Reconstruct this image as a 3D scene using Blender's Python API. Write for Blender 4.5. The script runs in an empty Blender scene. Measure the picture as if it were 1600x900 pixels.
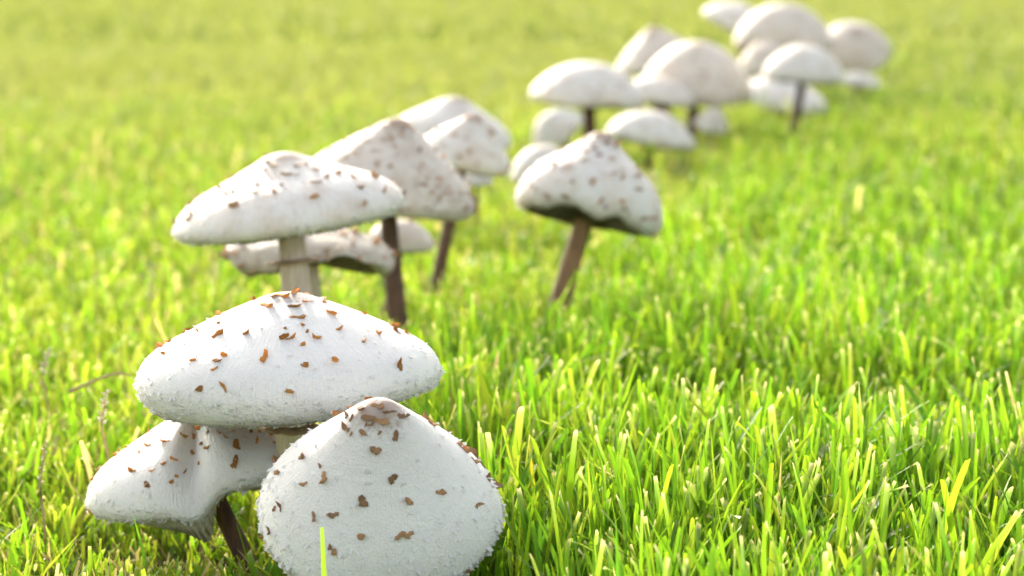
import bpy, bmesh, math, random
import numpy as np
from mathutils import Vector, Matrix, noise
from mathutils.bvhtree import BVHTree

random.seed(7)
rng = np.random.default_rng(11)
C = bpy.context.scene.collection
R = math.radians

# ------------------------------------------------------------------ camera
CZ, PITCH, LENS = 0.315, R(6.8), 100.0
FPX = LENS / 36.0 * 1600.0
cd = bpy.data.cameras.new('camera'); cam = bpy.data.objects.new('camera', cd); C.objects.link(cam)
cam.location = (0, 0, CZ); cam.rotation_euler = (R(90) - PITCH, 0, 0)
cd.lens = LENS; cd.sensor_width = 36; cd.clip_start = 0.05; cd.clip_end = 2000
cd.dof.use_dof = True; cd.dof.focus_distance = 1.32; cd.dof.aperture_fstop = 12
sc = bpy.context.scene
sc.camera = cam

# ------------------------------------------------------------------ sky and sun
SUN_EL, SUN_AZ = R(21), R(-20)          # azimuth from +Y (view direction), negative = left
w = bpy.data.worlds.new('World'); sc.world = w; w.use_nodes = True
nt = w.node_tree; bg = nt.nodes['Background']
sky = nt.nodes.new('ShaderNodeTexSky'); sky.sky_type = 'NISHITA'; sky.sun_disc = False
sky.sun_elevation = SUN_EL; sky.sun_rotation = SUN_AZ
sky.air_density = 0.7; sky.dust_density = 3.0; sky.ozone_density = 0.0
hz = nt.nodes.new('ShaderNodeHueSaturation'); hz.inputs['Saturation'].default_value = 0.42     # thin milky haze over the whole sky
nt.links.new(sky.outputs[0], hz.inputs['Color']); nt.links.new(hz.outputs[0], bg.inputs[0]); bg.inputs[1].default_value = 0.15
sd = bpy.data.lights.new('sun', 'SUN'); sun = bpy.data.objects.new('sun', sd); C.objects.link(sun)
sd.energy = 2.0; sd.angle = R(1.5); sd.color = (1.0, 0.90, 0.74)
sdir = Vector((math.sin(SUN_AZ) * math.cos(SUN_EL), math.cos(SUN_AZ) * math.cos(SUN_EL), math.sin(SUN_EL)))
sun.rotation_euler = sdir.to_track_quat('Z', 'Y').to_euler(); sun.location = (-2, 4, 3)
vs = sc.view_settings
sc.display_settings.display_device = 'sRGB'
vs.view_transform = 'Standard'; vs.look = 'None'; vs.gamma = 1; vs.use_curve_mapping = False
vs.exposure = 1.95
sc.cycles.max_bounces = 8; sc.cycles.diffuse_bounces = 4; sc.cycles.transmission_bounces = 4
sc.cycles.use_denoising = True

# ------------------------------------------------------------------ helpers
def ray(px, py):
    f = Vector((0, math.cos(PITCH), -math.sin(PITCH))); u = Vector((0, math.sin(PITCH), math.cos(PITCH)))
    return f + Vector((1, 0, 0)) * ((px - 800) / FPX) - u * ((py - 450) / FPX)
def at(px, py, Y):
    d = ray(px, py); return Vector((0, 0, CZ)) + d * (Y / d.y)
def ppm(Y):                       # pixels of the photograph per metre at ground distance Y
    return FPX / (Y / math.cos(R(5)))
def ground_px(py, z=0.028):
    d = ray(800, py); return (z - CZ) / d.z * d.y
def link(o, parent=None):
    C.objects.link(o)
    if parent is not None: o.parent = parent
    return o
def mesh(name, verts, faces, mat, parent=None, smooth=True):
    me = bpy.data.meshes.new(name)
    me.from_pydata([tuple(v) for v in verts], [], faces); me.update()
    if smooth: me.polygons.foreach_set('use_smooth', [True] * len(me.polygons))
    me.materials.append(mat)
    return link(bpy.data.objects.new(name, me), parent)
def thing(name, label, cat, loc, group=None):
    o = bpy.data.objects.new(name, None); C.objects.link(o); o.location = loc
    o.empty_display_size = 0.02
    o['label'] = label; o['category'] = cat
    if group: o['group'] = group
    return o
def new_mat(name):
    m = bpy.data.materials.new(name); m.use_nodes = True
    return m, m.node_tree, m.node_tree.nodes['Principled BSDF']
def N(t, kind, **kw):
    n = t.nodes.new(kind)
    for k, v in kw.items(): setattr(n, k, v)
    return n
def mix(t, fac, a, b, mode='MIX'):
    n = N(t, 'ShaderNodeMix', data_type='RGBA', blend_type=mode)
    for s, v in ((0, fac), (6, a), (7, b)):
        if isinstance(v, (int, float)): n.inputs[s].default_value = v
        elif isinstance(v, tuple): n.inputs[s].default_value = v + (1,) if len(v) == 3 else v
        else: t.links.new(v, n.inputs[s])
    return n.outputs[2]
def noise_tex(t, scale, detail=4, rough=.55, vec=None):
    n = N(t, 'ShaderNodeTexNoise'); n.inputs['Scale'].default_value = scale
    n.inputs['Detail'].default_value = detail; n.inputs['Roughness'].default_value = rough
    if vec is not None: t.links.new(vec, n.inputs['Vector'])
    return n.outputs['Fac']
def ramp(t, fac, stops):
    n = N(t, 'ShaderNodeValToRGB'); cr = n.color_ramp
    while len(cr.elements) < len(stops): cr.elements.new(0.5)
    for e, (p, c) in zip(cr.elements, stops):
        e.position = p; e.color = (c, c, c, 1) if isinstance(c, (int, float)) else tuple(c) + (1,)
    t.links.new(fac, n.inputs[0]); return n.outputs[0]

# ------------------------------------------------------------------ materials
def cap_material(name, base, umbo, umbo_end, tan, tan_amt, sss=0.3):
    m, t, b = new_mat(name)
    co = N(t, 'ShaderNodeTexCoord').outputs['Object']
    rad = N(t, 'ShaderNodeAttribute', attribute_name='rad').outputs['Fac']
    fb = N(t, 'ShaderNodeAttribute', attribute_name='fibre').outputs['Vector']
    n4 = noise_tex(t, 1.0, 4, .65, fb)
    n1 = noise_tex(t, 300, 5, .6, co); n2 = noise_tex(t, 60, 4, .6, co); n3 = noise_tex(t, 900, 3, .6, co)
    a = N(t, 'ShaderNodeMath', operation='MULTIPLY_ADD'); t.links.new(n1, a.inputs[0]); a.inputs[1].default_value = .30
    t.links.new(rad, a.inputs[2])
    um = ramp(t, a.outputs[0], [(umbo_end + .13, 1.0), (umbo_end + .23, 0.0)])
    col = mix(t, ramp(t, n2, [(.42, 0.0), (.72, tan_amt)]), base, tan)
    col = mix(t, ramp(t, n1, [(.62, 0.0), (.74, tan_amt * 1.2)]), col, tan)
    col = mix(t, ramp(t, n4, [(.45, 0.0), (.75, tan_amt * .6)]), col, tan)
    col = mix(t, um, col, umbo)
    t.links.new(col, b.inputs['Base Color'])
    b.inputs['Roughness'].default_value = .62; b.inputs['Specular IOR Level'].default_value = .3
    b.inputs['Subsurface Weight'].default_value = sss * .7
    b.inputs['Subsurface Radius'].default_value = (1.0, .62, .38); b.inputs['Subsurface Scale'].default_value = .012
    b.inputs['Sheen Weight'].default_value = .15
    ad = N(t, 'ShaderNodeMath', operation='ADD'); t.links.new(n3, ad.inputs[0]); t.links.new(n1, ad.inputs[1])
    ad2 = N(t, 'ShaderNodeMath', operation='MULTIPLY_ADD'); t.links.new(n4, ad2.inputs[0]); ad2.inputs[1].default_value = 1.3; t.links.new(ad.outputs[0], ad2.inputs[2]); ad = ad2
    bp = N(t, 'ShaderNodeBump'); bp.inputs['Strength'].default_value = .8; bp.inputs['Distance'].default_value = .0018
    t.links.new(ad.outputs[0], bp.inputs['Height']); t.links.new(bp.outputs[0], b.inputs['Normal'])
    return m
M = {}
M['cap_white'] = cap_material('cap_white', (.86, .82, .745), (.47, .38, .30), .155, (.78, .73, .65), .4)
M['cap_cone'] = cap_material('cap_cone', (.86, .82, .745), (.54, .42, .33), .17, (.78, .73, .65), .4)
M['cap_mid'] = cap_material('cap_mid', (.82, .775, .69), (.54, .41, .30), .20, (.62, .49, .36), .75)
M['cap_tan'] = cap_material('cap_tan', (.77, .69, .58), (.50, .36, .25), .17, (.56, .43, .31), .8)
M['cap_old_shaded'] = cap_material('cap_old_shaded', (.54, .48, .38), (.20, .155, .10), .55, (.32, .24, .15), .9)  # brownish old cap; base and centre darkened to paint the broad cap's shadow

def plain(name, c1, c2, scale, rough=.7, translucent=0, bump=.2, stretch=None):
    m, t, b = new_mat(name)
    co = N(t, 'ShaderNodeTexCoord').outputs['Object']
    if stretch:
        mp = N(t, 'ShaderNodeMapping'); mp.inputs['Scale'].default_value = stretch
        t.links.new(co, mp.inputs[0]); co = mp.outputs[0]
    n = noise_tex(t, scale, 5, .6, co)
    col = mix(t, ramp(t, n, [(.35, 0.0), (.65, 1.0)]), c1, c2)
    if name.startswith('scale'):
        oi = N(t, 'ShaderNodeObjectInfo').outputs['Random']
        col = mix(t, 1.0, col, ramp(t, oi, [(0, (.62, .58, .55)), (.55, (1, 1, 1)), (1, (1.25, 1.2, 1.1))]), 'MULTIPLY')
    t.links.new(col, b.inputs['Base Color']); b.inputs['Roughness'].default_value = rough
    b.inputs['Specular IOR Level'].default_value = .25
    if bump:
        bp = N(t, 'ShaderNodeBump'); bp.inputs['Strength'].default_value = bump; bp.inputs['Distance'].default_value = .001
        t.links.new(n, bp.inputs['Height']); t.links.new(bp.outputs[0], b.inputs['Normal'])
    if translucent:
        tr = N(t, 'ShaderNodeBsdfTranslucent'); t.links.new(col, tr.inputs[0])
        ms = N(t, 'ShaderNodeMixShader'); ms.inputs[0].default_value = translucent
        t.links.new(b.outputs[0], ms.inputs[1]); t.links.new(tr.outputs[0], ms.inputs[2])
        t.links.new(ms.outputs[0], t.nodes['Material Output'].inputs[0])
    return m
M['scale'] = plain('scale', (.74, .40, .12), (.52, .26, .07), 700, .7, .5)
M['scale_dark'] = plain('scale_dark', (.56, .34, .17), (.34, .20, .11), 500, .7, .4)
M['scale_tan'] = plain('scale_tan', (.62, .41, .23), (.46, .29, .16), 500, .7, .35)
M['fibril'] = plain('fibril', (.84, .83, .80), (.78, .76, .71), 400, .7, .45, 0)
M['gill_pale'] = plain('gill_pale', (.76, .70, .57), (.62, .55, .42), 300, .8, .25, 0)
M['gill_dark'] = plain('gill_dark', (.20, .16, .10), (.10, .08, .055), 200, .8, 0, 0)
M['stem_pale'] = plain('stem_pale', (.72, .63, .40), (.58, .47, .27), 90, .65, 0, .25, (4, 4, .6))
M['stem_pink'] = plain('stem_pink', (.60, .50, .40), (.44, .33, .24), 90, .65, 0, .25, (4, 4, .6))
M['stem_brown'] = plain('stem_brown', (.34, .20, .095), (.18, .10, .05), 90, .65, 0, .25, (4, 4, .6))
M['stem_dark'] = plain('stem_dark', (.16, .085, .05), (.075, .042, .028), 90, .65, 0, .25, (4, 4, .6))
M['dry'] = plain('dry', (.55, .40, .22), (.34, .22, .11), 200, .75, .15)
M['seed'] = plain('seed', (.74, .68, .50), (.58, .50, .33), 600, .75, .2)

def leaf_material(name, trans=.5):
    m, t, b = new_mat(name)
    col = N(t, 'ShaderNodeAttribute', attribute_name='col').outputs['Color']
    t.links.new(col, b.inputs['Base Color']); b.inputs['Roughness'].default_value = .55
    b.inputs['Specular IOR Level'].default_value = .25
    tr = N(t, 'ShaderNodeBsdfTranslucent')
    t.links.new(mix(t, 1.0, col, (1.0, 1.0, .7), 'MULTIPLY'), tr.inputs[0])
    ms = N(t, 'ShaderNodeMixShader'); ms.inputs[0].default_value = trans
    t.links.new(b.outputs[0], ms.inputs[1]); t.links.new(tr.outputs[0], ms.inputs[2])
    t.links.new(ms.outputs[0], t.nodes['Material Output'].inputs[0])
    return m
M['leaf'] = leaf_material('leaf', .56)

def ground_material():
    m, t, b = new_mat('lawn_soil')
    co = N(t, 'ShaderNodeTexCoord').outputs['Object']
    n1 = noise_tex(t, .9, 5, .6, co); n2 = noise_tex(t, 40, 6, .7, co); n3 = noise_tex(t, 260, 4, .6, co)
    soil = mix(t, ramp(t, n2, [(.35, 0.0), (.65, 1.0)]), (.075, .07, .03), (.12, .11, .045))
    soil = mix(t, ramp(t, n3, [(.5, 0.0), (.7, 1.0)]), soil, (.07, .11, .018))
    far = mix(t, ramp(t, n1, [(.35, 0.0), (.65, 1.0)]), (.065, .115, .014), (.10, .125, .022))
    sx = N(t, 'ShaderNodeSeparateXYZ'); t.links.new(co, sx.inputs[0])
    mr = N(t, 'ShaderNodeMapRange'); mr.inputs[1].default_value = 3; mr.inputs[2].default_value = 7
    t.links.new(sx.outputs[1], mr.inputs[0])
    t.links.new(mix(t, mr.outputs[0], soil, far), b.inputs['Base Color'])
    b.inputs['Roughness'].default_value = 1; b.inputs['Specular IOR Level'].default_value = 0
    bp = N(t, 'ShaderNodeBump'); bp.inputs['Strength'].default_value = .6; bp.inputs['Distance'].default_value = .01
    t.links.new(n2, bp.inputs['Height']); t.links.new(bp.outputs[0], b.inputs['Normal'])
    return m
M['ground'] = ground_material()

# ------------------------------------------------------------------ ground
def lawn_line(y):                  # the row of mushrooms: short worn turf left of it, lush grass right of it
    return -0.13 + (y - 1.4) * 0.155
gs = [-400, -60, -12] + list(np.linspace(-5, 5, 41)) + [12, 60, 400]
gy = [-60, -8] + list(np.linspace(-1, 9, 51)) + [14, 30, 90, 700]
vv = []
for y in gy:
    for x in gs:
        z = .010 * noise.noise((x * 1.7, y * 1.7, 3)) if abs(x) < 6 and -1 < y < 10 else 0
        vv.append((x, y, z - .006))
nx = len(gs)
ff = [(j * nx + i, j * nx + i + 1, (j + 1) * nx + i + 1, (j + 1) * nx + i) for j in range(len(gy) - 1) for i in range(nx - 1)]
g = mesh('ground', vv, ff, M['ground']); g['kind'] = 'structure'; g['label'] = 'flat lawn soil with thatch under the grass'

# ------------------------------------------------------------------ mushrooms
def spline(pts, n):
    P = [np.array(p, float) for p in pts]; P = [2 * P[0] - P[1]] + P + [2 * P[-1] - P[-2]]
    out = []; segs = len(P) - 3
    for k in range(n + 1):
        s = k / n * segs; i = min(int(s), segs - 1); f = s - i
        p0, p1, p2, p3 = P[i:i + 4]
        out.append(.5 * (2 * p1 + (p2 - p0) * f + (2 * p0 - 5 * p1 + 4 * p2 - p3) * f * f + (3 * p1 - p0 - 3 * p2 + p3) * f ** 3))
    return out
PROFILE = {
 'dome': [(0, 1), (.13, .985), (.28, .90), (.52, .74), (.76, .50), (.93, .24), (1, 0), (.985, -.12), (.93, -.20)],
 'saddle': [(0, 1), (.13, .97), (.3, .84), (.55, .64), (.8, .41), (.94, .19), (1, -.04), (.985, -.19), (.93, -.27), (.87, -.28)],
 'cone': [(0, 1), (.13, .965), (.26, .845), (.48, .61), (.72, .355), (.90, .135), (1, -.07), (.985, -.17), (.93, -.21)],
 'thin': [(0, 1), (.3, .93), (.6, .75), (.85, .45), (.97, .1), (1, -.1), (.97, -.22), (.9, -.25)],
 'peak': [(0, 1), (.12, .955), (.28, .80), (.52, .585), (.78, .355), (.94, .10), (1, -.12), (.98, -.27), (.92, -.34), (.86, -.36)],
 'bell': [(0, 1), (.12, .96), (.28, .83), (.48, .66), (.70, .44), (.88, .20), (1, -.04), (.985, -.12), (.94, -.15)],
 'umbra': [(0, 1), (.1, .985), (.25, .885), (.5, .69), (.77, .435), (.93, .225), (1, -.01), (.985, -.2), (.93, -.32), (.86, -.37)],
 'brolly': [(0, 1), (.12, .97), (.3, .82), (.55, .59), (.8, .34), (.95, .10), (1, -.12), (.985, -.27), (.93, -.36), (.87, -.38)],
 'cone2': [(0, 1), (.08, .98), (.2, .88), (.45, .66), (.7, .42), (.9, .18), (1, -.04), (1, -.15), (.95, -.24), (.89, -.26)],
 'round': [(0, 1), (.2, .975), (.42, .88), (.65, .68), (.84, .42), (.96, .15), (1, -.05), (.97, -.18), (.9, -.24)],
 'flat': [(0, 1), (.2, .98), (.42, .93), (.66, .80), (.85, .52), (.96, .18), (1, -.15), (.96, -.40), (.88, -.46)],
}
FOOT = []            # cap footprints, so that the grass stays below the caps
STEMS = []
scale_meshes = {}
def make_scale_meshes():
    for v in range(10):
        random.seed(100 + v)
        rings, seg = 2, 11
        vs_ = [(0, 0, .10)]; fs = []
        el = random.uniform(.75, 1.6); bite = random.uniform(0, 6.28)
        for r_ in range(1, rings + 1):
            for k in range(seg):
                a = 2 * math.pi * k / seg
                rr = .5 * r_ / rings * (1 + .45 * math.sin(2 * a + v) * (r_ / rings) + random.uniform(-.38, .38))
                if math.cos(a - bite) > .55: rr *= .45
                x, y = rr * math.cos(a) * el, rr * math.sin(a) / el
                z = .04 + .05 * random.random() + .62 * (rr ** 2) * (1 + 1.1 * math.cos(a - bite - 2.2)) * (r_ == rings)
                vs_.append((x, y, z))
        for k in range(seg): fs.append((0, 1 + k, 1 + (k + 1) % seg))
        for k in range(seg):
            a, b = 1 + k, 1 + (k + 1) % seg
            fs.append((a, a + seg, b + seg, b))
        # underside skirt down into the cap skin, so the flake has thickness
        base = len(vs_)
        for k in range(seg):
            x, y, z = vs_[1 + seg + k]; vs_.append((x * .72, y * .72, -.10))
        for k in range(seg):
            a, b = 1 + seg + k, 1 + seg + (k + 1) % seg
            fs.append((a, base + k, base + (k + 1) % seg, b))
        for mk in ('scale', 'scale_dark', 'scale_tan'):
            me = bpy.data.meshes.new('scale'); me.from_pydata(vs_, [], fs); me.update()
            me.polygons.foreach_set('use_smooth', [True] * len(me.polygons))
            me.materials.append(M[mk]); scale_meshes[(v, mk)] = me
make_scale_meshes(); random.seed(7)

def tube(path, radii, seg=20, wob=.04):
    vs_, fs = [], []; n = len(path)
    for i, p in enumerate(path):
        d = (path[min(i + 1, n - 1)] - path[max(i - 1, 0)]).normalized()
        q = d.to_track_quat('Z', 'Y')
        for k in range(seg):
            a = 2 * math.pi * k / seg
            rr = radii[i] * (1 + wob * noise.noise((math.cos(a) * 2, math.sin(a) * 2, i * .4 + p.x * 30)))
            vs_.append(p + q @ Vector((math.cos(a) * rr, math.sin(a) * rr, 0)))
    for i in range(n - 1):
        for k in range(seg):
            fs.append((i * seg + k, i * seg + (k + 1) % seg, (i + 1) * seg + (k + 1) % seg, (i + 1) * seg + k))
    fs.append(tuple(range(seg))[::-1]); fs.append(tuple(range((n - 1) * seg, n * seg)))
    return vs_, fs

def mushroom(label, Y, c, W, Hp, fwd=0, roll=0, prof='dome', base=None, baseY=None, mat='cap_white', stem='stem_pale',
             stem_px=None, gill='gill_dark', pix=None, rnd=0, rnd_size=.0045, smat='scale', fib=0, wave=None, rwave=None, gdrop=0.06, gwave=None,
             ring=None, seed=0, near=False, irr=.03, group='white mushrooms growing in a row across the lawn'):
    s = ppm(Y); Rr = W / 2 / s; H = Hp / s
    cc = at(c[0], c[1], Y)                                            # centre of the rim
    bx = base if base is not None else c[0]
    bY = baseY or Y
    bp = at(bx, 450, bY); bp = Vector((bp.x * 1.0, bY, 0))
    name = 'mushroom'
    root = thing(name, label, 'mushroom', bp, group)
    rot = Matrix.Rotation(R(roll), 3, 'Y') @ Matrix.Rotation(R(fwd), 3, 'X')
    nphi, nu = (144, 44) if near else (64, 26)
    pr = spline(PROFILE[prof], nu)
    off = cc - bp
    def pt(r, z, phi, u):
        k = 1 + irr * 2.2 * noise.noise((math.cos(phi) * 1.2 + seed * 5.1, math.sin(phi) * 1.2, .7 * u)) * u
        dz = irr * .9 * H * noise.noise((math.cos(phi) * 1.6 + 9, math.sin(phi) * 1.6 + seed * 3.3, u)) * u
        if rwave: k *= 1 + rwave(phi, u)
        if wave: dz += wave(phi, u) * H
        return rot @ Vector((math.cos(phi) * r * Rr * k, math.sin(phi) * r * Rr * k, z * H + dz)) + off
    verts, rads, faces = [pt(0, pr[0][1], 0, 0)], [0.0], []
    rows = list(pr[1:])
    nout = len(rows)
    lip = PROFILE[prof][-1]
    inner = [(lip[0] - .05, lip[1] + .02), (.6, lip[1] + .30), (.3, lip[1] + .42), (.10, lip[1] + .45)]   # flesh above the gills
    for j, (r, z) in enumerate(rows + [np.array(p) for p in inner]):
        u = min(1.0, (j + 1) / nout) if j < nout else max(0, inner[j - nout][0])
        for k in range(nphi):
            verts.append(pt(r, z, 2 * math.pi * k / nphi, u)); rads.append(min(1.0, r) if j < nout else 1.0)
    for k in range(nphi): faces.append((0, 1 + k, 1 + (k + 1) % nphi))
    for j in range(nout + len(inner) - 1):
        o = 1 + j * nphi
        for k in range(nphi):
            faces.append((o + k, o + nphi + k, o + nphi + (k + 1) % nphi, o + (k + 1) % nphi))
    last = 1 + (nout + len(inner) - 1) * nphi
    faces.append(tuple(last + k for k in range(nphi))[::-1])
    cap = mesh('cap', verts, faces, M[mat], root)
    at_ = cap.data.attributes.new('rad', 'FLOAT', 'POINT'); at_.data.foreach_set('value', rads)
    fa = cap.data.attributes.new('fibre', 'FLOAT_VECTOR', 'POINT')
    fvec = [0.0, 0.0, 0.0]
    for j in range(nout + len(inner)):
        for k in range(nphi):
            a_ = 2 * math.pi * k / nphi; fvec += [46 * math.cos(a_), 46 * math.sin(a_), 9 * rads[1 + j * nphi] + 3 * seed]
    fa.data.foreach_set('vector', fvec)
    # gills: a pleated layer under the cap
    ng = 110 if near else 56
    gv, gf = [], []; gn = ng * 2; gr = [.925, .80, .62, .42, .22, .12]
    for j, r in enumerate(gr):
        f = (r - .12) / .805
        zc = lip[1] + .02 + (.26 - gdrop * 3) * (1 - f) - gdrop * math.sin(math.pi * f) * 1.2
        for k in range(gn):
            zz = zc - (.055 if k % 2 == 0 else -.03) * math.sin(math.pi * min(1, f * .9 + .12)) * (.05 / max(H, .02)) 
            if gwave: zz += gwave(2 * math.pi * k / gn) * math.sin(math.pi * min(1, f * 1.0)) ** .7
            gv.append(pt(r, zz, 2 * math.pi * k / gn, r))
    for j in range(len(gr) - 1):
        for k in range(gn):
            gf.append((j * gn + k, (j + 1) * gn + k, (j + 1) * gn + (k + 1) % gn, j * gn + (k + 1) % gn))
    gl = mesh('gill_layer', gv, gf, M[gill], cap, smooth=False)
    # stem
    sr = (stem_px or W * .115) / 2 / s
    top = rot @ Vector((0, 0, (lip[1] + .42) * H)) + off
    low = rot @ Vector((0, 0, -.35 * H)) + off
    p0 = Vector((0, 0, -.012))
    path = []
    nst = 14
    m1 = p0.lerp(low, .5) * .6 + Vector((low.x * .25, low.y * .25, p0.lerp(low, .5).z)) * .4
    for i in range(nst + 1):
        t_ = i / nst
        a = p0.lerp(m1, t_); b = m1.lerp(low, t_); e = low.lerp(top, t_)
        path.append(a.lerp(b, t_).lerp(b.lerp(e, t_), t_))
    radii = [sr * (1.25 - .35 * (i / nst) + .35 * max(0, 1 - i / 3) ** 2) for i in range(nst + 1)]
    sv, sf = tube(path, radii, 24 if near else 14)
    st = mesh('stem', sv, sf, M[stem], root)
    if ring is not None:
        i = int(ring * nst); d = (path[i + 1] - path[i - 1]).normalized(); q = d.to_track_quat('Z', 'Y')
        rv, rf = [], []; sg = 36
        prof_r = [(.98, .12), (1.3, .16), (1.75, -.02), (1.85, -.12), (1.7, -.10), (1.28, .04), (.98, -.04)]
        for (a_, z_) in prof_r:
            for k in range(sg):
                ph = 2 * math.pi * k / sg
                kk = 1 + (a_ - 1) * .35 * noise.noise((math.cos(ph) * 3, math.sin(ph) * 3, seed))
                rv.append(path[i] + q @ Vector((math.cos(ph), math.sin(ph), 0)) * (a_ * kk * radii[i]) + d * ((z_ + .18 * (a_ - 1) * noise.noise((math.cos(ph) * 2, math.sin(ph) * 2, 5 + seed))) * radii[i]))
        for j in range(len(prof_r) - 1):
            for k in range(sg): rf.append((j * sg + k, (j + 1) * sg + k, (j + 1) * sg + (k + 1) % sg, j * sg + (k + 1) % sg))
        mesh('ring', rv, rf, M['dry'] if ring < .8 else M['stem_pale'], st)
    # scales
    bvh = BVHTree.FromPolygons(verts, faces[:nphi + nphi * (nout - 1)])
    def put(loc, nrm, size, el=1.0, mk=None, up=None):
        me = scale_meshes[(random.randrange(10), mk or smat)]
        o = link(bpy.data.objects.new('scale', me), cap)
        q = nrm.to_track_quat('Z', 'Y') @ Matrix.Rotation(random.uniform(0, 6.28), 3, 'Z').to_quaternion()
        if el != 1.0:                          # wide flakes lie across the cap
            xx = Vector((0, 0, 1)).cross(nrm)
            if xx.length > 1e-4:
                xx.normalize(); yy = nrm.cross(xx)
                q = Matrix((xx, yy, nrm)).transposed().to_quaternion()
        o.matrix_local = Matrix.LocRotScale(loc + nrm * size * .01, q, Vector((size * el, size / math.sqrt(el), size * (.9 if el == 1 else .5))))
    camr = Vector((0, 0, CZ)) - bp
    hits = []
    for it in (pix or []):
        px, py = it[0], it[1]; big = it[2] if len(it) > 2 else 1; el = it[3] if len(it) > 3 else 1.0
        d = ray(px, py).normalized()
        h = bvh.ray_cast(camr, d)
        if h[0] is None:
            # on the silhouette: nearest point of the cap
            q_ = camr + d * (off - camr).length
            h = bvh.find_nearest(q_)
            if h[0] is None or (h[0] - q_).length > .02: continue
        loc, nrm = h[0], h[1]
        if nrm.dot(rot @ Vector((0, 0, 1))) < -.5: nrm = -nrm
        put(loc, nrm, (.0034 if near else .0043) * big ** .85, min(el, 1.6)); hits.append(loc)
    tries = 0; made = 0
    while made < rnd and tries < 2000:
        tries += 1
        j = random.randrange(2, int(nout * .9)); k = random.randrange(nphi)
        loc = verts[1 + j * nphi + k]
        if random.random() > (.25 + .75 * rows[j][0]): continue
        h = bvh.find_nearest(loc)
        if pix and h[1].dot((camr - loc).normalized()) > -.02: continue      # the seen side has its own flakes
        if any((loc - q_).length < rnd_size * 1.3 for q_ in hits): continue
        nrm = h[1]
        if nrm.dot(rot @ Vector((0, 0, 1))) < -.5: nrm = -nrm
        hits.append(loc); made += 1
        put(loc, nrm, rnd_size * random.uniform(.55, 1.35), random.choice((1.0, 1.0, 1.5)))
    # tiny white skin fibrils, far too many to count
    if fib:
        fv, ffc = [], []
        for _ in range(fib):
            j = min(nout - 1, max(0, int(nout * (.99 - abs(random.gauss(0, .24)))))); k = random.randrange(nphi)
            if j < 4: continue
            loc = verts[1 + j * nphi + k].lerp(verts[1 + j * nphi + (k + 1) % nphi], random.random()).lerp(verts[1 + min(nout - 1, j + 1) * nphi + k], random.random() * .9)
            h = bvh.find_nearest(loc); loc, nrm = h[0], h[1]
            outw = (loc - off); outw = (outw - nrm * outw.dot(nrm)).normalized()
            side = nrm.cross(outw)
            L = random.uniform(.0009, .0030); Wd = random.uniform(.0010, .0034)
            lift = random.uniform(.05, .5) if random.random() < .6 else random.uniform(.6, 1.6)
            b = len(fv)
            o_ = loc - nrm * .0003
            fv += [o_ - side * Wd * .5, o_ + side * Wd * .5, o_ + side * Wd * random.uniform(-.1, .5) + outw * L + nrm * L * lift * .6,
                   o_ - side * Wd * .35 + outw * L * .8 + nrm * L * lift * .45, o_ + outw * L * .55 - nrm * .0004]
            ffc += [(b, b + 1, b + 2, b + 3), (b, b + 3, b + 4), (b + 1, b + 4, b + 2)]
        fo = mesh('skin_fibrils', fv, ffc, M['fibril'], cap, smooth=False); fo['kind'] = 'stuff'
    # footprint
    rim = [verts[1 + (nout - 1) * nphi + k] + bp for k in range(0, nphi, 4)]
    allv = np.array([tuple(v + bp) for v in verts[::3]])
    FOOT.append((cc.x, cc.y, Rr * 1.12, min(v.z for v in rim), np.array([tuple(v) for v in rim])))
    STEMS.append(np.array([(p.x + bp.x, p.y + bp.y, p.z) for p in path]))
    return root

def zl(lst, x0, y0, k): return [(x0 + k * q[0], y0 + k * q[1]) + tuple(q[2:]) for q in lst]
pix1 = zl([(425,145,1.1),(278,208),(232,232),(138,295),(192,305),(170,375,1.2),(338,268,.8),(432,230,.7),(428,290,1.5),(560,280,1.2),
  (318,410,.8),(420,408,1.2,1.5),(470,388,.9),(415,450,.8),(660,400,1.5),(665,145,2.0,1.7),(740,98,2.0,2.0),(785,148,1.4,1.6),(815,203,1.5,1.9),
  (845,240,.7),(745,298,1.6),(780,305,1.2),(858,275,.5),(905,297,1.2),(842,337,.6),(760,258,.5),(972,180,1.6),(1012,260,1.2),(950,128,1.0,1.6),
  (940,98,1.1,1.5),(1130,320,.8),(1200,275,1.5),(1295,272,1.1),(1305,195,1.3),(1148,150,.9),(1370,240,1.1),(995,402,1.4),(850,438,.9),
  (1308,435,1.5),(352,540,1.1),(465,543,1.3),(768,555,1.1),(868,125,1.1,1.6),(600,105,.8),(690,100,1.3,1.5),(800,85,1.6,1.8)], 200, 430, .325)
pix3 = zl([(485,150,1.3),(575,155,1.6,1.6),(640,175,1.5,1.6),(485,208,1.3),(565,225,.8),(740,150,1.7,1.2),(860,160,1.3),(885,190,1.1),(710,252,1.3),
  (620,305,1.3),(275,345,1.3),(160,420,1.0),(360,390,.6),(378,440,1.6),(288,468,.9),(705,447,1.2),(567,547,1.4),(775,545,1.1),(920,510,1.1),
  (1100,570,1.0),(1190,425,1.2),(1020,268,1.1),(1060,290,1.2),(1110,335,1.1),(175,580,1.1),(150,580,.7),(330,625,1.0),(427,612,1.2),
  (120,690,.9),(545,712,1.1),(730,710,1.0,1.6),(775,705,1.3),(405,770,.9),(430,780,.9),(505,165,1.0),(630,105,1.5,1.4),(550,110,1.4,1.5),(640,230,.5),
  (505,235,.5),(600,190,.6),(690,130,1.2,1.4),(575,195,.5)], 380, 600, 1 / 3)
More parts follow.
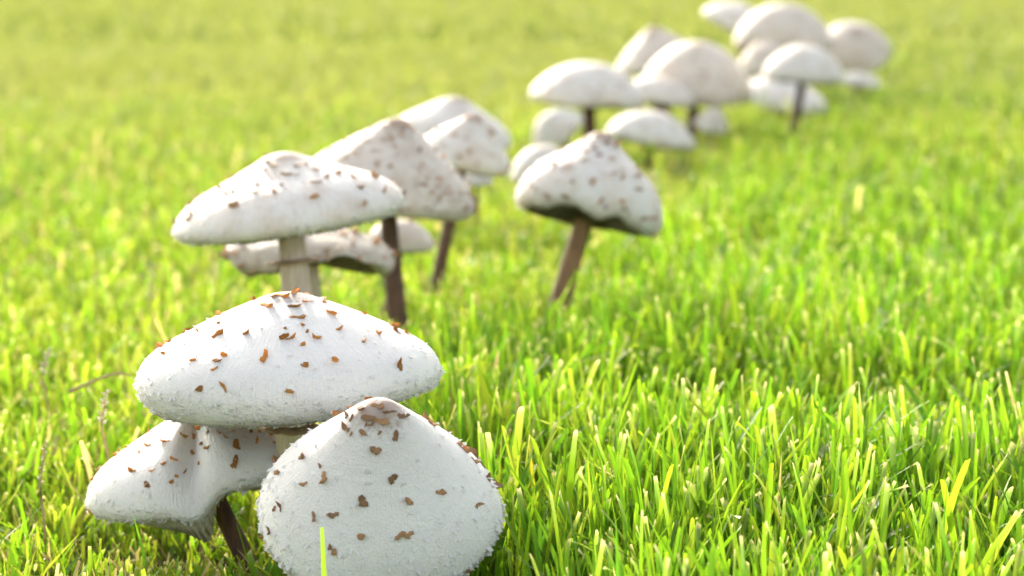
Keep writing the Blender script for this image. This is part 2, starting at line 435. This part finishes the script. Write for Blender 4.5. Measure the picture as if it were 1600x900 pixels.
pix2 = zl([(203,468),(315,478,1.1),(268,497,1.1),(213,508),(185,530,.7),(118,535),(290,550,.9),(258,563,.8),(168,585,1.1),(228,583,.7),
  (213,627,.9),(300,605,.5),(287,620,.7),(322,590,.7),(372,503,1.1),(370,452,1.1),(355,480),(390,515,.8),(365,565,.6),(480,512,1.5),(470,567,1.9),
  (538,500,1.1),(428,455,.8),(425,470,.6),(445,485,.7),(470,467,.5),(495,455,.6),(520,470,.6),(595,548,1.2),(580,478,.8),(590,500,.7),(345,535,.6),
  (36,600,.9),(105,520,.8),(150,510,.8),(415,445,.7),(390,470,.6),(528,455,.8),(550,470,.5),(505,485,.5)], 120, 430, .5223)
pix4 = zl([(450,305,1.2),(408,320),(365,335,1.2),(530,305,1.2,1.5),(500,340,1.1,1.6),(520,338,.9,1.5),(600,322),(595,365,1.7,1.3),(590,420,1.9),(308,455,1.6),(760,385,1.7),
  (780,445,1.3),(855,400,1.1),(820,350,1.5),(740,345,1.3),(685,337),(712,317,1.2),(475,375),(450,403),(375,405),(378,375),(330,373,1.1),(290,350,1.4),
  (250,388),(263,412),(287,405),(205,415),(180,415),(137,495,1.7),(125,430,1.1),(930,415,1.4),(70,515,1.2),(560,300),(420,290,1.1),(640,350)], 240, 130, .4221)

S, Cc = math.sin, math.cos
def ang(phi, a, wdt):                # bump centred on azimuth a (camera side is -90 degrees)
    d = (phi - R(a) + math.pi) % (2 * math.pi) - math.pi
    return math.exp(-(d / R(wdt)) ** 2)
# front clump
def step(phi, a, wdt, b, wb):         # rises at azimuth a, falls again at b (degrees)
    d = math.degrees((phi + math.pi) % (2 * math.pi) - math.pi)
    return 1 / (1 + math.exp(-(d - a) / wdt)) * 1 / (1 + math.exp((d - b) / wb))
mushroom('large smooth white domed mushroom with orange flakes, on top of the front clump', 1.40, (452, 582), 484, 127, 0, -1.5, 'umbra', base=462, baseY=1.405,
         stem_px=50, gill='gill_pale', pix=pix1, rnd=30, fib=2800, ring=.68, seed=1, near=True, irr=.02,
         wave=lambda p, u: u ** 4 * (.20 * step(p, -58, 6, 10, 12)) - u ** 4 * .05 * ang(p, -120, 40))
mushroom('creased saddle shaped white mushroom with small orange flakes and cream gills showing', 1.435, (325, 741), 384, 110, 0, -10, 'saddle', base=400, baseY=1.43,
         stem_px=28, stem='stem_dark', gill='gill_pale', pix=pix2, rnd=24, fib=1500, seed=2, near=True, irr=.02, gdrop=.06,
         wave=lambda p, u: u ** 2 * (.22 * step(p, -82, 2.5, -10, 12) + .05 * ang(p, 180, 30)) - (.27 * ang(p, -92, 9) - .12 * ang(p, -70, 14)) * max(0, S(math.pi * u ** .8)) ** .8,
         rwave=lambda p, u: -.10 * u * ang(p, -84, 10), gwave=lambda p: -.26 * ang(p, -104, 26) + .1 * ang(p, -50, 20))
mushroom('white cone shaped mushroom with dark brown flakes tipped forward beside the large dome', 1.275, (592, 782), 384, 196, 30, 2, 'cone', base=600, baseY=1.325,
         mat='cap_cone', stem_px=44, gill='gill_pale', pix=pix3, rnd=24, smat='scale_dark', fib=2800, seed=3, near=True, irr=.025)
# second clump
mushroom('broad white mushroom tilted over a pale ringed stem behind the front clump', 1.80, (450, 324), 366, 88, 0, -8, 'peak', base=482,
         stem_px=43, stem='stem_pink', pix=pix4, rnd=20, smat='scale_tan', fib=1400, ring=.68, seed=4, near=True, irr=.03, mat='cap_mid')
mushroom('flattened wavy brownish mushroom, coloured darker for the shade below the broad ringed one', 1.98, (483, 397), 258, 46, 2, 2, 'thin', base=508, mat='cap_old_shaded',
         stem_px=26, stem='stem_pink', rnd=60, smat='scale_tan', seed=5, irr=.09,
         wave=lambda p, u: u * u * (.9 * ang(p, -70, 24) - .2 * ang(p, -125, 25) - .15 * ang(p, -25, 22) + .20 * S(6 * p) + .12 * S(11 * p + 1)))
mushroom('tall tan cone shaped mushroom covered in small specks on a dark stem', 2.20, (606, 290), 270, 108, 2, 10, 'cone2', base=630, mat='cap_tan',
         stem_px=27, stem='stem_dark', rnd=240, rnd_size=.0034, smat='scale_tan', seed=6)
mushroom('little rounded white mushroom tucked behind the dark stem', 2.32, (625, 378), 108, 36, 3, 4, 'round', base=597, mat='cap_mid', stem='stem_brown',
         stem_px=16, rnd=14, smat='scale_tan', seed=7)
mushroom('small brown tipped conical mushroom leaning out behind the tall tan cone', 2.48, (726, 242), 150, 66, 2, 14, 'cone2', base=672, mat='cap_mid', stem='stem_dark',
         stem_px=18, rnd=40, smat='scale_tan', seed=8)
mushroom('white rounded mushroom behind the small brown tipped cone', 3.1, (706, 206), 188, 56, 2, 6, 'brolly', base=700, mat='cap_mid', stem='stem_brown', rnd=26, smat='scale_tan', seed=9)
mushroom('tiny white button mushroom below the small brown tipped cone', 2.9, (744, 283), 52, 20, 2, 0, 'round', base=748, mat='cap_mid', stem='stem_brown', rnd=4, rnd_size=.003, smat='scale_tan', seed=10)
mushroom('low white mushroom half hidden by the lone leaning mushroom', 3.3, (848, 268), 104, 42, 2, -8, 'round', base=860, mat='cap_mid', stem='stem_brown', rnd=14, smat='scale_tan', seed=11)
mushroom('lone white mushroom with brown specks, dark gills and a leaning brown stem', 2.25, (923, 307), 236, 104, -9, 11, 'peak', base=850, mat='cap_mid', stem='stem_brown',
         stem_px=29, rnd=130, rnd_size=.0038, smat='scale_tan', seed=12, near=True, fib=700,
         wave=lambda p, u: u * u * (.10 * ang(p, -108, 22) - .05 * ang(p, -82, 9) + .08 * ang(p, -66, 10) - .10 * ang(p, -20, 25) + .015 * S(9 * p)))
# third clump
mushroom('smooth white mushroom just behind the lone leaning mushroom', 3.95, (1015, 214), 138, 42, -2, 10, 'round', base=1012, mat='cap_mid', stem='stem_dark', rnd=38, smat='scale_tan', seed=13, irr=.075)
mushroom('broad white domed mushroom spreading above a drooping smaller one', 4.2, (920, 150), 181, 53, -1, 4, 'round', base=925, mat='cap_mid', stem='stem_dark', rnd=46, smat='scale_tan', seed=14, irr=.075)
mushroom('drooping grey white mushroom tipped sideways under the broad dome', 4.1, (872, 208), 91, 38, 8, -42, 'round', base=915, mat='cap_mid', stem='stem_brown', rnd=22, smat='scale_tan', seed=15, irr=.075)
mushroom('shallow white mushroom wedged between the broad dome and the big tan cone', 4.4, (1026, 152), 122, 32, 0, 9, 'round', base=1030, mat='cap_mid', stem='stem_dark', rnd=22, smat='scale_tan', seed=16, irr=.075)
mushroom('big tan rounded cone mushroom on a dark stem in the third clump', 4.5, (1086, 138), 174, 74, 2, 3, 'round', base=1077, mat='cap_tan', stem='stem_dark', stem_px=17, rnd=66, smat='scale_tan', seed=17, irr=.075)
mushroom('tan pointed mushroom rising behind the big tan rounded cone', 4.9, (1028, 96), 134, 55, 2, -12, 'bell', base=1040, mat='cap_tan', stem='stem_dark', rnd=38, smat='scale_tan', seed=18, irr=.075)
mushroom('stubby pinkish white mushroom low in grass beside the dark stem', 4.35, (1112, 196), 56, 32, 10, 10, 'bell', base=1112, mat='cap_mid', stem='stem_brown', rnd=18, smat='scale_tan', seed=19, irr=.075)
# far clump
mushroom('low spreading white mushroom behind the thin stemmed one', 4.95, (1222, 150), 147, 34, 8, 10, 'brolly', base=1225, mat='cap_mid', stem='stem_brown', rnd=18, smat='scale_tan', seed=20, irr=.075)
mushroom('white parasol shaped mushroom on a thin dark stem', 4.4, (1256, 116), 126, 46, 0, 4, 'round', base=1228, mat='cap_mid', stem='stem_dark', stem_px=13, rnd=22, smat='scale_tan', seed=21, irr=.075)
mushroom('rounded tan white mushroom behind the thin stemmed parasol', 5.2, (1196, 106), 85, 40, 2, -6, 'round', base=1200, mat='cap_tan', stem='stem_brown', rnd=18, smat='scale_tan', seed=22, irr=.075)
mushroom('largest tan dome mushroom at the back of the far clump', 5.5, (1222, 62), 152, 57, 2, 2, 'round', base=1225, mat='cap_tan', stem='stem_dark', rnd=34, smat='scale_tan', seed=23, irr=.075)
mushroom('pale mushroom tilted left of and behind the largest tan dome', 5.8, (1158, 44), 124, 37, 4, 26, 'round', base=1175, mat='cap_mid', stem='stem_brown', rnd=18, smat='scale_tan', seed=24, irr=.075)
mushroom('greyish mushroom tipped forward with a dark centre at the far end of the row', 5.75, (1336, 74), 107, 32, 38, 3, 'round', base=1330, baseY=5.8, mat='cap_tan', stem='stem_dark', rnd=18, smat='scale_tan', seed=25, irr=.075)
mushroom('pale broken mushroom lying low in the grass at the far end', 5.3, (1342, 128), 68, 15, 4, 6, 'round', base=1338, mat='cap_mid', stem='stem_brown', rnd=0, seed=26, irr=.075)

# ------------------------------------------------------------------ grass
GREEN = np.array([[.145, .31, .014], [.20, .37, .016], [.085, .22, .016], [.26, .38, .022], [.32, .37, .04]]) * .90
def hash_noise(x, y, s, seed):
    # smooth value noise, vectorised
    xs, ys = x * s, y * s
    xi, yi = np.floor(xs).astype(int), np.floor(ys).astype(int); fx, fy = xs - xi, ys - yi
    fx = fx * fx * (3 - 2 * fx); fy = fy * fy * (3 - 2 * fy)
    def h(a, b):
        n = (a * 374761393 + b * 668265263 + seed * 974634777) & 0xffffffff
        n = ((n ^ (n >> 13)) * 1274126177) & 0xffffffff
        return ((n ^ (n >> 16)) & 0xffff) / 65535.0
    return (h(xi, yi) * (1 - fx) + h(xi + 1, yi) * fx) * (1 - fy) + (h(xi, yi + 1) * (1 - fx) + h(xi + 1, yi + 1) * fx) * fy

def clear(x, y, h, dx, dy):
    """blade height limited under caps and beside stems; dx, dy = how far the tip leans out"""
    keep = np.ones(len(x), bool); h = h.copy()
    for (cx, cy, r, zm, rim) in FOOT:
        lim = max(.006, zm * .82 - .004)
        for f in (0, .5, 1.0):
            d = np.hypot(x + dx * f - cx, y + dy * f - cy)
            h = np.where((d < r) & (h > lim), lim * (.6 + .4 * rng.random(len(x))), h)
    for p in STEMS:
        for q in p[:8]:
            if q[2] > .08: continue
            keep &= np.hypot(x - q[0], y - q[1]) > .009
    return h, keep

def view_limit(x, y, h):
    """the grass right before the front caps is trodden low"""
    for (x0, x1, y0, y1, zmax) in ((-.14, .022, 1.0, 1.25, .024), (-.225, -.13, 1.05, 1.42, .034)):
        m = (x > x0) & (x < x1) & (y > y0) & (y < y1)
        h = np.where(m & (h > zmax), zmax * (.55 + .45 * rng.random(len(x))), h)
    return h

def blades(name, label, x, y, h, wd, lean_a, lean, bend, yaw, cut, col, tipcol, levels, fold, kind='stuff'):
    n = len(x)
    if n == 0: return None
    t = {6: np.array([0, .25, .52, .80, .955, 1]), 5: np.array([0, .3, .62, .94, 1]), 4: np.array([0, .4, .93, 1]), 3: np.array([0, .93, 1])}.get(levels, np.linspace(0, 1, levels))
    la = np.cos(lean_a); lb = np.sin(lean_a)
    out = h[:, None] * (lean[:, None] * t + bend[:, None] * t ** 2.2)
    zz = h[:, None] * t * (1 - .22 * (lean[:, None] ** 2)) - h[:, None] * .35 * np.maximum(0, bend[:, None]) ** 2 * t ** 3
    cx = x[:, None] + la[:, None] * out; cy = y[:, None] + lb[:, None] * out
    zz = zz - .008
    pc = np.interp(t, [0, .3, .7, .97, 1], [.65, 1, .92, .72, .55]); pp = np.interp(t, [0, .3, .6, .85, 1], [.65, 1, .8, .42, .03])
    wp = np.where(cut[:, None], pc[None], pp[None]) * wd[:, None] * .5
    sx, sy = np.cos(yaw)[:, None], np.sin(yaw)[:, None]
    tw = (rng.random(n)[:, None] - .5) * 1.4 * t
    sx, sy = sx * np.cos(tw) - sy * np.sin(tw), sx * np.sin(tw) + sy * np.cos(tw)
    cols = 3 if fold else 2
    V = np.empty((n, levels, cols, 3), np.float32)
    ragged = (rng.random((n, 2)) - .5) * .003 * cut[:, None]
    for c_, sgn in enumerate((-1, 0, 1) if fold else (-1, 1)):
        off = -.42 * wp if (fold and sgn == 0) else 0
        V[:, :, c_, 0] = cx + sgn * wp * sx - off * sy
        V[:, :, c_, 1] = cy + sgn * wp * sy + off * sx
        V[:, :, c_, 2] = zz
        if sgn: V[:, -1, c_, 2] += ragged[:, 0 if sgn < 0 else 1]
    idx = np.arange(n * levels * cols).reshape(n, levels, cols)
    F = np.stack([idx[:, :-1, :-1], idx[:, :-1, 1:], idx[:, 1:, 1:], idx[:, 1:, :-1]], -1).reshape(-1, 4)
    tipf = np.interp(t, [0, .93, .96, 1], [0, 0, .2, 1])[None, :, None]
    paleb = np.interp(t, [0, .15, .3], [.4, .2, 0])[None, :, None]
    colv = col[:, None, :] * (1 - tipf) + tipcol[:, None, :] * tipf
    colv = colv * (1 - paleb) + np.array([.42, .42, .16])[None, None] * paleb       # pale sheath at the foot of a blade
    CA = np.ones((n, levels, cols, 4), np.float32); CA[..., :3] = colv[:, :, None, :]
    me = bpy.data.meshes.new(name)
    me.vertices.add(V.size // 3); me.vertices.foreach_set('co', V.ravel())
    me.loops.add(F.size); me.loops.foreach_set('vertex_index', F.ravel().astype(np.int32))
    me.polygons.add(len(F)); me.polygons.foreach_set('loop_start', np.arange(0, F.size, 4, dtype=np.int32))
    me.update(calc_edges=True)
    me.polygons.foreach_set('use_smooth', np.ones(len(F), bool))
    at_ = me.attributes.new('col', 'FLOAT_COLOR', 'POINT'); at_.data.foreach_set('color', CA.ravel())
    me.materials.append(M['leaf'])
    o = link(bpy.data.objects.new(name, me))
    o['kind'] = kind; o['label'] = label
    return o

def lawn(name, label, y0, y1, mx, dens, levels, fold, wmul, side):
    """side: +1 lush strip right of the row, -1 worn strip left of it, 0 everything"""
    half = lambda y: .19 * y + mx
    area = (y1 - y0) * (half(y0) + half(y1))
    ns = int(area * dens / 3)
    # shoots, each a fan of about three blades
    sy_ = rng.random(ns) * (y1 - y0) + y0; sx_ = (rng.random(ns) * 2 - 1) * half(y1)
    k = np.abs(sx_) < half(sy_)
    sx_, sy_ = sx_[k], sy_[k]
    ns = len(sx_)
    ll = -0.11 + (sy_ - 1.4) * .155 + (hash_noise(sx_, sy_, 4, 5) - .5) * .12
    lush = np.clip((sx_ - ll) / .09 + .5, 0, 1)
    far = np.clip((sy_ - 5.0) / 3.5, 0, 1); lush = lush * (1 - far * .5)
    if side > 0: k = rng.random(ns) < lush
    elif side < 0: k = rng.random(ns) >= lush
    else: k = np.ones(ns, bool)
    if side: sx_, sy_, lush = sx_[k], sy_[k], lush[k]
    clump = hash_noise(sx_, sy_, 9, 2); fine = hash_noise(sx_, sy_, 34, 3)
    k = rng.random(len(sx_)) < (.55 + .6 * fine)
    sx_, sy_, lush, clump, fine = sx_[k], sy_[k], lush[k], clump[k], fine[k]
    nb = 3
    x = np.repeat(sx_, nb); y = np.repeat(sy_, nb); lu = np.repeat(lush, nb); cl = np.repeat(clump, nb); fi = np.repeat(fine, nb)
    n = len(x)
    x = x + rng.normal(0, .0035, n); y = y + rng.normal(0, .0035, n)
    fan = np.repeat(rng.random(len(sx_)) * 6.283, nb) + np.tile(np.array([0, 2.1, 4.2]), len(sx_)) + rng.normal(0, .5, n)
    g1 = np.repeat(rng.normal(0, 1, len(sx_)), nb)
    h = np.where(lu > .5, .056, .031) * (1 - 0) * (.78 + .32 * cl + .16 * fi) * np.exp(rng.normal(0, .22, n) + .10 * g1)
    h = h * (1 - .26 * np.clip((y - 1.75) / .6, 0, 1) * (lu > .5))
    h = h * (.45 + .55 * np.where(rng.random(n) < .30, rng.random(n), 1))
    # hollow in the lush turf behind its tall front fringe
    hol = np.exp(-(((y - 1.72) / .13) ** 2)) * np.clip((x - .0) / .1, 0, 1)
    h = h * (1 - .42 * hol)
    fr = np.exp(-(((y - 1.50) / .10) ** 2)) * np.clip((x - .03) / .08, 0, 1)
    h = np.clip(h * (1 + .22 * fr), .006, .092)
    lean = np.abs(rng.normal(0, np.where(lu > .5, .15, .46), n)) + .04
    bend = np.where(rng.random(n) < .35, np.abs(rng.normal(0, .45, n)), np.abs(rng.normal(0, .12, n)))
    h = view_limit(x, y, h)
    h, keep = clear(x, y, h, np.cos(fan) * (lean + bend) * h, np.sin(fan) * (lean + bend) * h)
    wd = np.exp(rng.normal(0, .28, n)) * np.where(lu > .5, .0027, .0025) * wmul
    wd = np.minimum(wd, h * .35)
    cut = rng.random(n) < .62
    # leaf colours: fresh green, yellow green, some straw
    ty = rng.random(n) * .9 + .5 * (hash_noise(x, y, 1.3, 8) - .5) + .25 * (hash_noise(x, y, 4.1, 9) - .5) + (1 - lu) * .24 + .0
    pal = np.clip(ty * 4, 0, 3.999); i0 = pal.astype(int); f = (pal - i0)[:, None]
    col = GREEN[[2, 0, 1, 3, 4]][i0] * (1 - f) + GREEN[[2, 0, 1, 3, 4]][np.minimum(i0 + 1, 4)] * f
    col = col * np.exp(rng.normal(0, .16, n))[:, None]
    straw = rng.random(n) < np.where(lu > .5, .006, .05)
    col[straw] = np.array([.52, .42, .20]) * np.exp(rng.normal(0, .2, straw.sum()))[:, None]
    fr_ = np.clip((y - 2.0) / 4.5, 0, 1)[:, None]                 # the farther turf blends to duller, less saturated tones
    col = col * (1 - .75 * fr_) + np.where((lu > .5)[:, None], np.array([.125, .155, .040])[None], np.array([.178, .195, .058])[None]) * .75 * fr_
    tipcol = np.where((rng.random(n) < .42)[:, None], np.array([.66, .58, .34])[None], col * 1.25 + np.array([.05, .04, .0])[None])
    tipcol = np.where(cut[:, None], tipcol, col * 1.1)
    k = keep
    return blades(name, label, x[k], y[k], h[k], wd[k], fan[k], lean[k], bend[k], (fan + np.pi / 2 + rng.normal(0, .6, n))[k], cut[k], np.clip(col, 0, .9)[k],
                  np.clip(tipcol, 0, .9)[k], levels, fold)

lawn('grass', 'tall lush green grass to the right of the mushroom row', .85, 2.5, .32, 58000, 6, True, 1.0, +1)
lawn('grass', 'short worn yellowish turf to the left of the mushroom row', .85, 2.5, .40, 44000, 5, True, 1.0, -1)
lawn('grass', 'middle distance lawn around the farther mushroom clumps', 2.5, 5.6, .60, 17000, 4, False, 1.3, 0)
lawn('grass', 'paler lawn stretching just past the farthest mushroom clump', 5.6, 9.0, 1.0, 4800, 3, False, 2.1, 0)
lawn('grass', 'distant mown lawn beyond the mushrooms', 9.0, 21.0, 2.0, 900, 3, False, 3.8, 0)

# dead thatch lying between the blades
def thatch():
    n = 11000
    y = rng.random(n) ** 1.4 * 1.9 + .9; x = (rng.random(n) * 2 - 1) * (.2 * y + .3)
    L = .012 + .022 * rng.random(n)
    a = rng.random(n) * 6.283
    h = L; lean = .9 + 1.2 * rng.random(n); bend = rng.normal(0, .6, n)
    h2, keep = clear(x, y, h, np.cos(a) * .02, np.sin(a) * .02); h = np.minimum(h, np.maximum(h2, .006))
    col = np.array([.46, .36, .19])[None] * np.exp(rng.normal(0, .3, n))[:, None]
    wd = .0012 + .0012 * rng.random(n)
    o = blades('thatch', 'dead straw coloured clippings between the grass blades', x[keep], y[keep], h[keep], wd[keep], a[keep], lean[keep] * .5, bend[keep] * .5, (a + 1.57)[keep],
           rng.random(keep.sum()) < .5, np.clip(col, 0, .8)[keep], np.clip(col, 0, .8)[keep], 4, False)
    return o
thatch()

# ------------------------------------------------------------------ single blades and seed heads that stand out
def single_blade(label, tip, foot_px, Y, wpx, col, tipc, bow=.1, cut=True):
    s = ppm(Y)
    T = at(tip[0], tip[1], Y); B = Vector((at(foot_px, 450, Y).x, Y + .002, -.004)); L = 12
    side = Vector((1, .25, 0)).normalized(); vs_, fs = [], []
    cols_ = []
    for i in range(L + 1):
        t = i / L
        p = B.lerp(T, t) + Vector((bow * (T.z - B.z) * S(math.pi * t), -.15 * bow * S(math.pi * t) * T.z, 0))
        wv = wpx / 2 / s * (float(np.interp(t, [0, .3, .8, 1], [.7, 1, .85, .6])) if cut else float(np.interp(t, [0, .3, .7, 1], [.7, 1, .65, .04])))
        for sg, dz in ((-1, 0), (0, -.4), (1, 0)):
            vs_.append(p + side * (sg * wv) + Vector((0, -dz * wv, 0)) - B)
            f = max(0, (t - .85) / .15) * .8
            cols_ += [c_ * (1 - f) + d_ * f for c_, d_ in zip(col, tipc)] + [1]
    for i in range(L):
        for k in range(2): fs.append((i * 3 + k, i * 3 + k + 1, i * 3 + 4 + k, i * 3 + 3 + k))
    o = mesh('grass_shoot', vs_, fs, M['leaf'])
    a_ = o.data.attributes.new('col', 'FLOAT_COLOR', 'POINT'); a_.data.foreach_set('color', cols_)
    o.location = B; o['label'] = label; o['category'] = 'grass shoot'; o['group'] = 'single grass blades that stand out'
    return o
g1, g2, g3, tp = (.24, .42, .03), (.14, .32, .02), (.42, .44, .05), (.68, .62, .36)
single_blade('slim bright blade standing in front of the forward tipped cone mushroom', (503, 824), 510, 1.17, 9, g1, g1, 0, True)
single_blade('tall green blade with a dried curled brown tip among the lush grass', (1342, 598), 1338, 1.47, 11, g1, tp, .03, False)
single_blade('long upright green blade with blunt pale tip in the front fringe', (1430, 668), 1436, 1.44, 15, g1, tp, .02)
single_blade('yellowing blade leaning left among green grass beside the front clump', (826, 672), 862, 1.42, 11, (.55, .46, .03), (.6, .36, .05), -.03, False)
single_blade('green blade with forked lean near the hollow in the lush grass', (918, 634), 934, 1.50, 12, (.34, .46, .03), tp, .05, False)
single_blade('dark blade rising beneath the rim of the creased mushroom', (208, 806), 222, 1.35, 8, g2, g2, .05, False)
single_blade('straight broad blade close to the forward tipped cone mushroom', (762, 676), 775, 1.40, 14, g1, tp, .02)

def seed_head(label, tip, low, foot_px, Y, n, bow=.06, wscale=1.0):
    B = Vector((at(foot_px, 450, Y).x, Y, -.004)); T = at(tip[0], tip[1], Y) - B; Lw = at(low[0], low[1], Y) - B
    root = thing('grass_seed_head', label, 'seed head', B, 'pale grass seed heads in the worn turf')
    path = [Vector((0, 0, 0)).lerp(Lw, t) + Vector((bow * Lw.z * S(math.pi * t), 0, 0)) for t in np.linspace(0, 1, 8)] + [Lw.lerp(T, t) for t in (.33, .66, 1)]
    sv, sf = tube(path, [.0007] * 8 + [.0005, .0004, .0003], 6, 0)
    mesh('stalk', sv, sf, M['dry'], root)
    for i in range(n):
        t = (i + .5) / n; p = Lw.lerp(T, t); a = i * 2.4
        d = Vector((Cc(a), S(a), .9)).normalized(); q = d.to_track_quat('Z', 'Y'); Ls = .0042 * wscale * (1.1 - .4 * t); wv = .0011 * wscale
        vs_ = [Vector((0, 0, 0))] + [Vector((Cc(k * 1.2566) * wv, S(k * 1.2566) * wv, Ls * .45)) for k in range(5)] + [Vector((0, 0, Ls))]
        fs = [(0, 1 + (k + 1) % 5, 1 + k) for k in range(5)] + [(6, 1 + k, 1 + (k + 1) % 5) for k in range(5)]
        mesh('spikelet', [p + q @ v for v in vs_], fs, M['seed'], root)
seed_head('pale seed head on a thin stalk left of the creased mushroom', (166, 612), (158, 666), 160, 1.50, 14)
seed_head('pale seed head higher up the worn turf, left of the front dome', (78, 546), (66, 588), 66, 1.72, 12)
seed_head('tall narrow seed head leaning by the edge of the worn turf', (72, 690), (62, 760), 60, 1.42, 12, .03, .7)
seed_head('blurred seed head standing left of the broad tilted mushroom', (238, 415), (234, 470), 232, 2.05, 12)

def dry_stem(name, label, pts, Y, r, cat):
    P = [at(px, py, Y + dy) for px, py, dy in pts]; B = Vector((P[0].x, P[0].y, P[0].z))
    pp = spline([tuple(p - B) for p in P], 18); pp = [Vector(p) for p in pp]
    sv, sf = tube(pp, [r * (1 - .5 * i / 18) for i in range(19)], 7, .2)
    o = mesh(name, sv, sf, M['dry']); o.location = B; o['label'] = label; o['category'] = cat
dry_stem('dry_grass_stem', 'bent tan dry stem lying over turf left of the front dome', [(108, 612, 0), (150, 594, 0), (180, 584, .01), (203, 586, .02)], 1.66, .0012, 'dry stem')
dry_stem('dry_grass_stem', 'thin orange brown dry stalk standing far behind the pointed tan mushroom', [(1024, 48, 0), (1022, 30, 0), (1026, 14, .0), (1034, 6, 0)], 8.5, .004, 'dry stem')
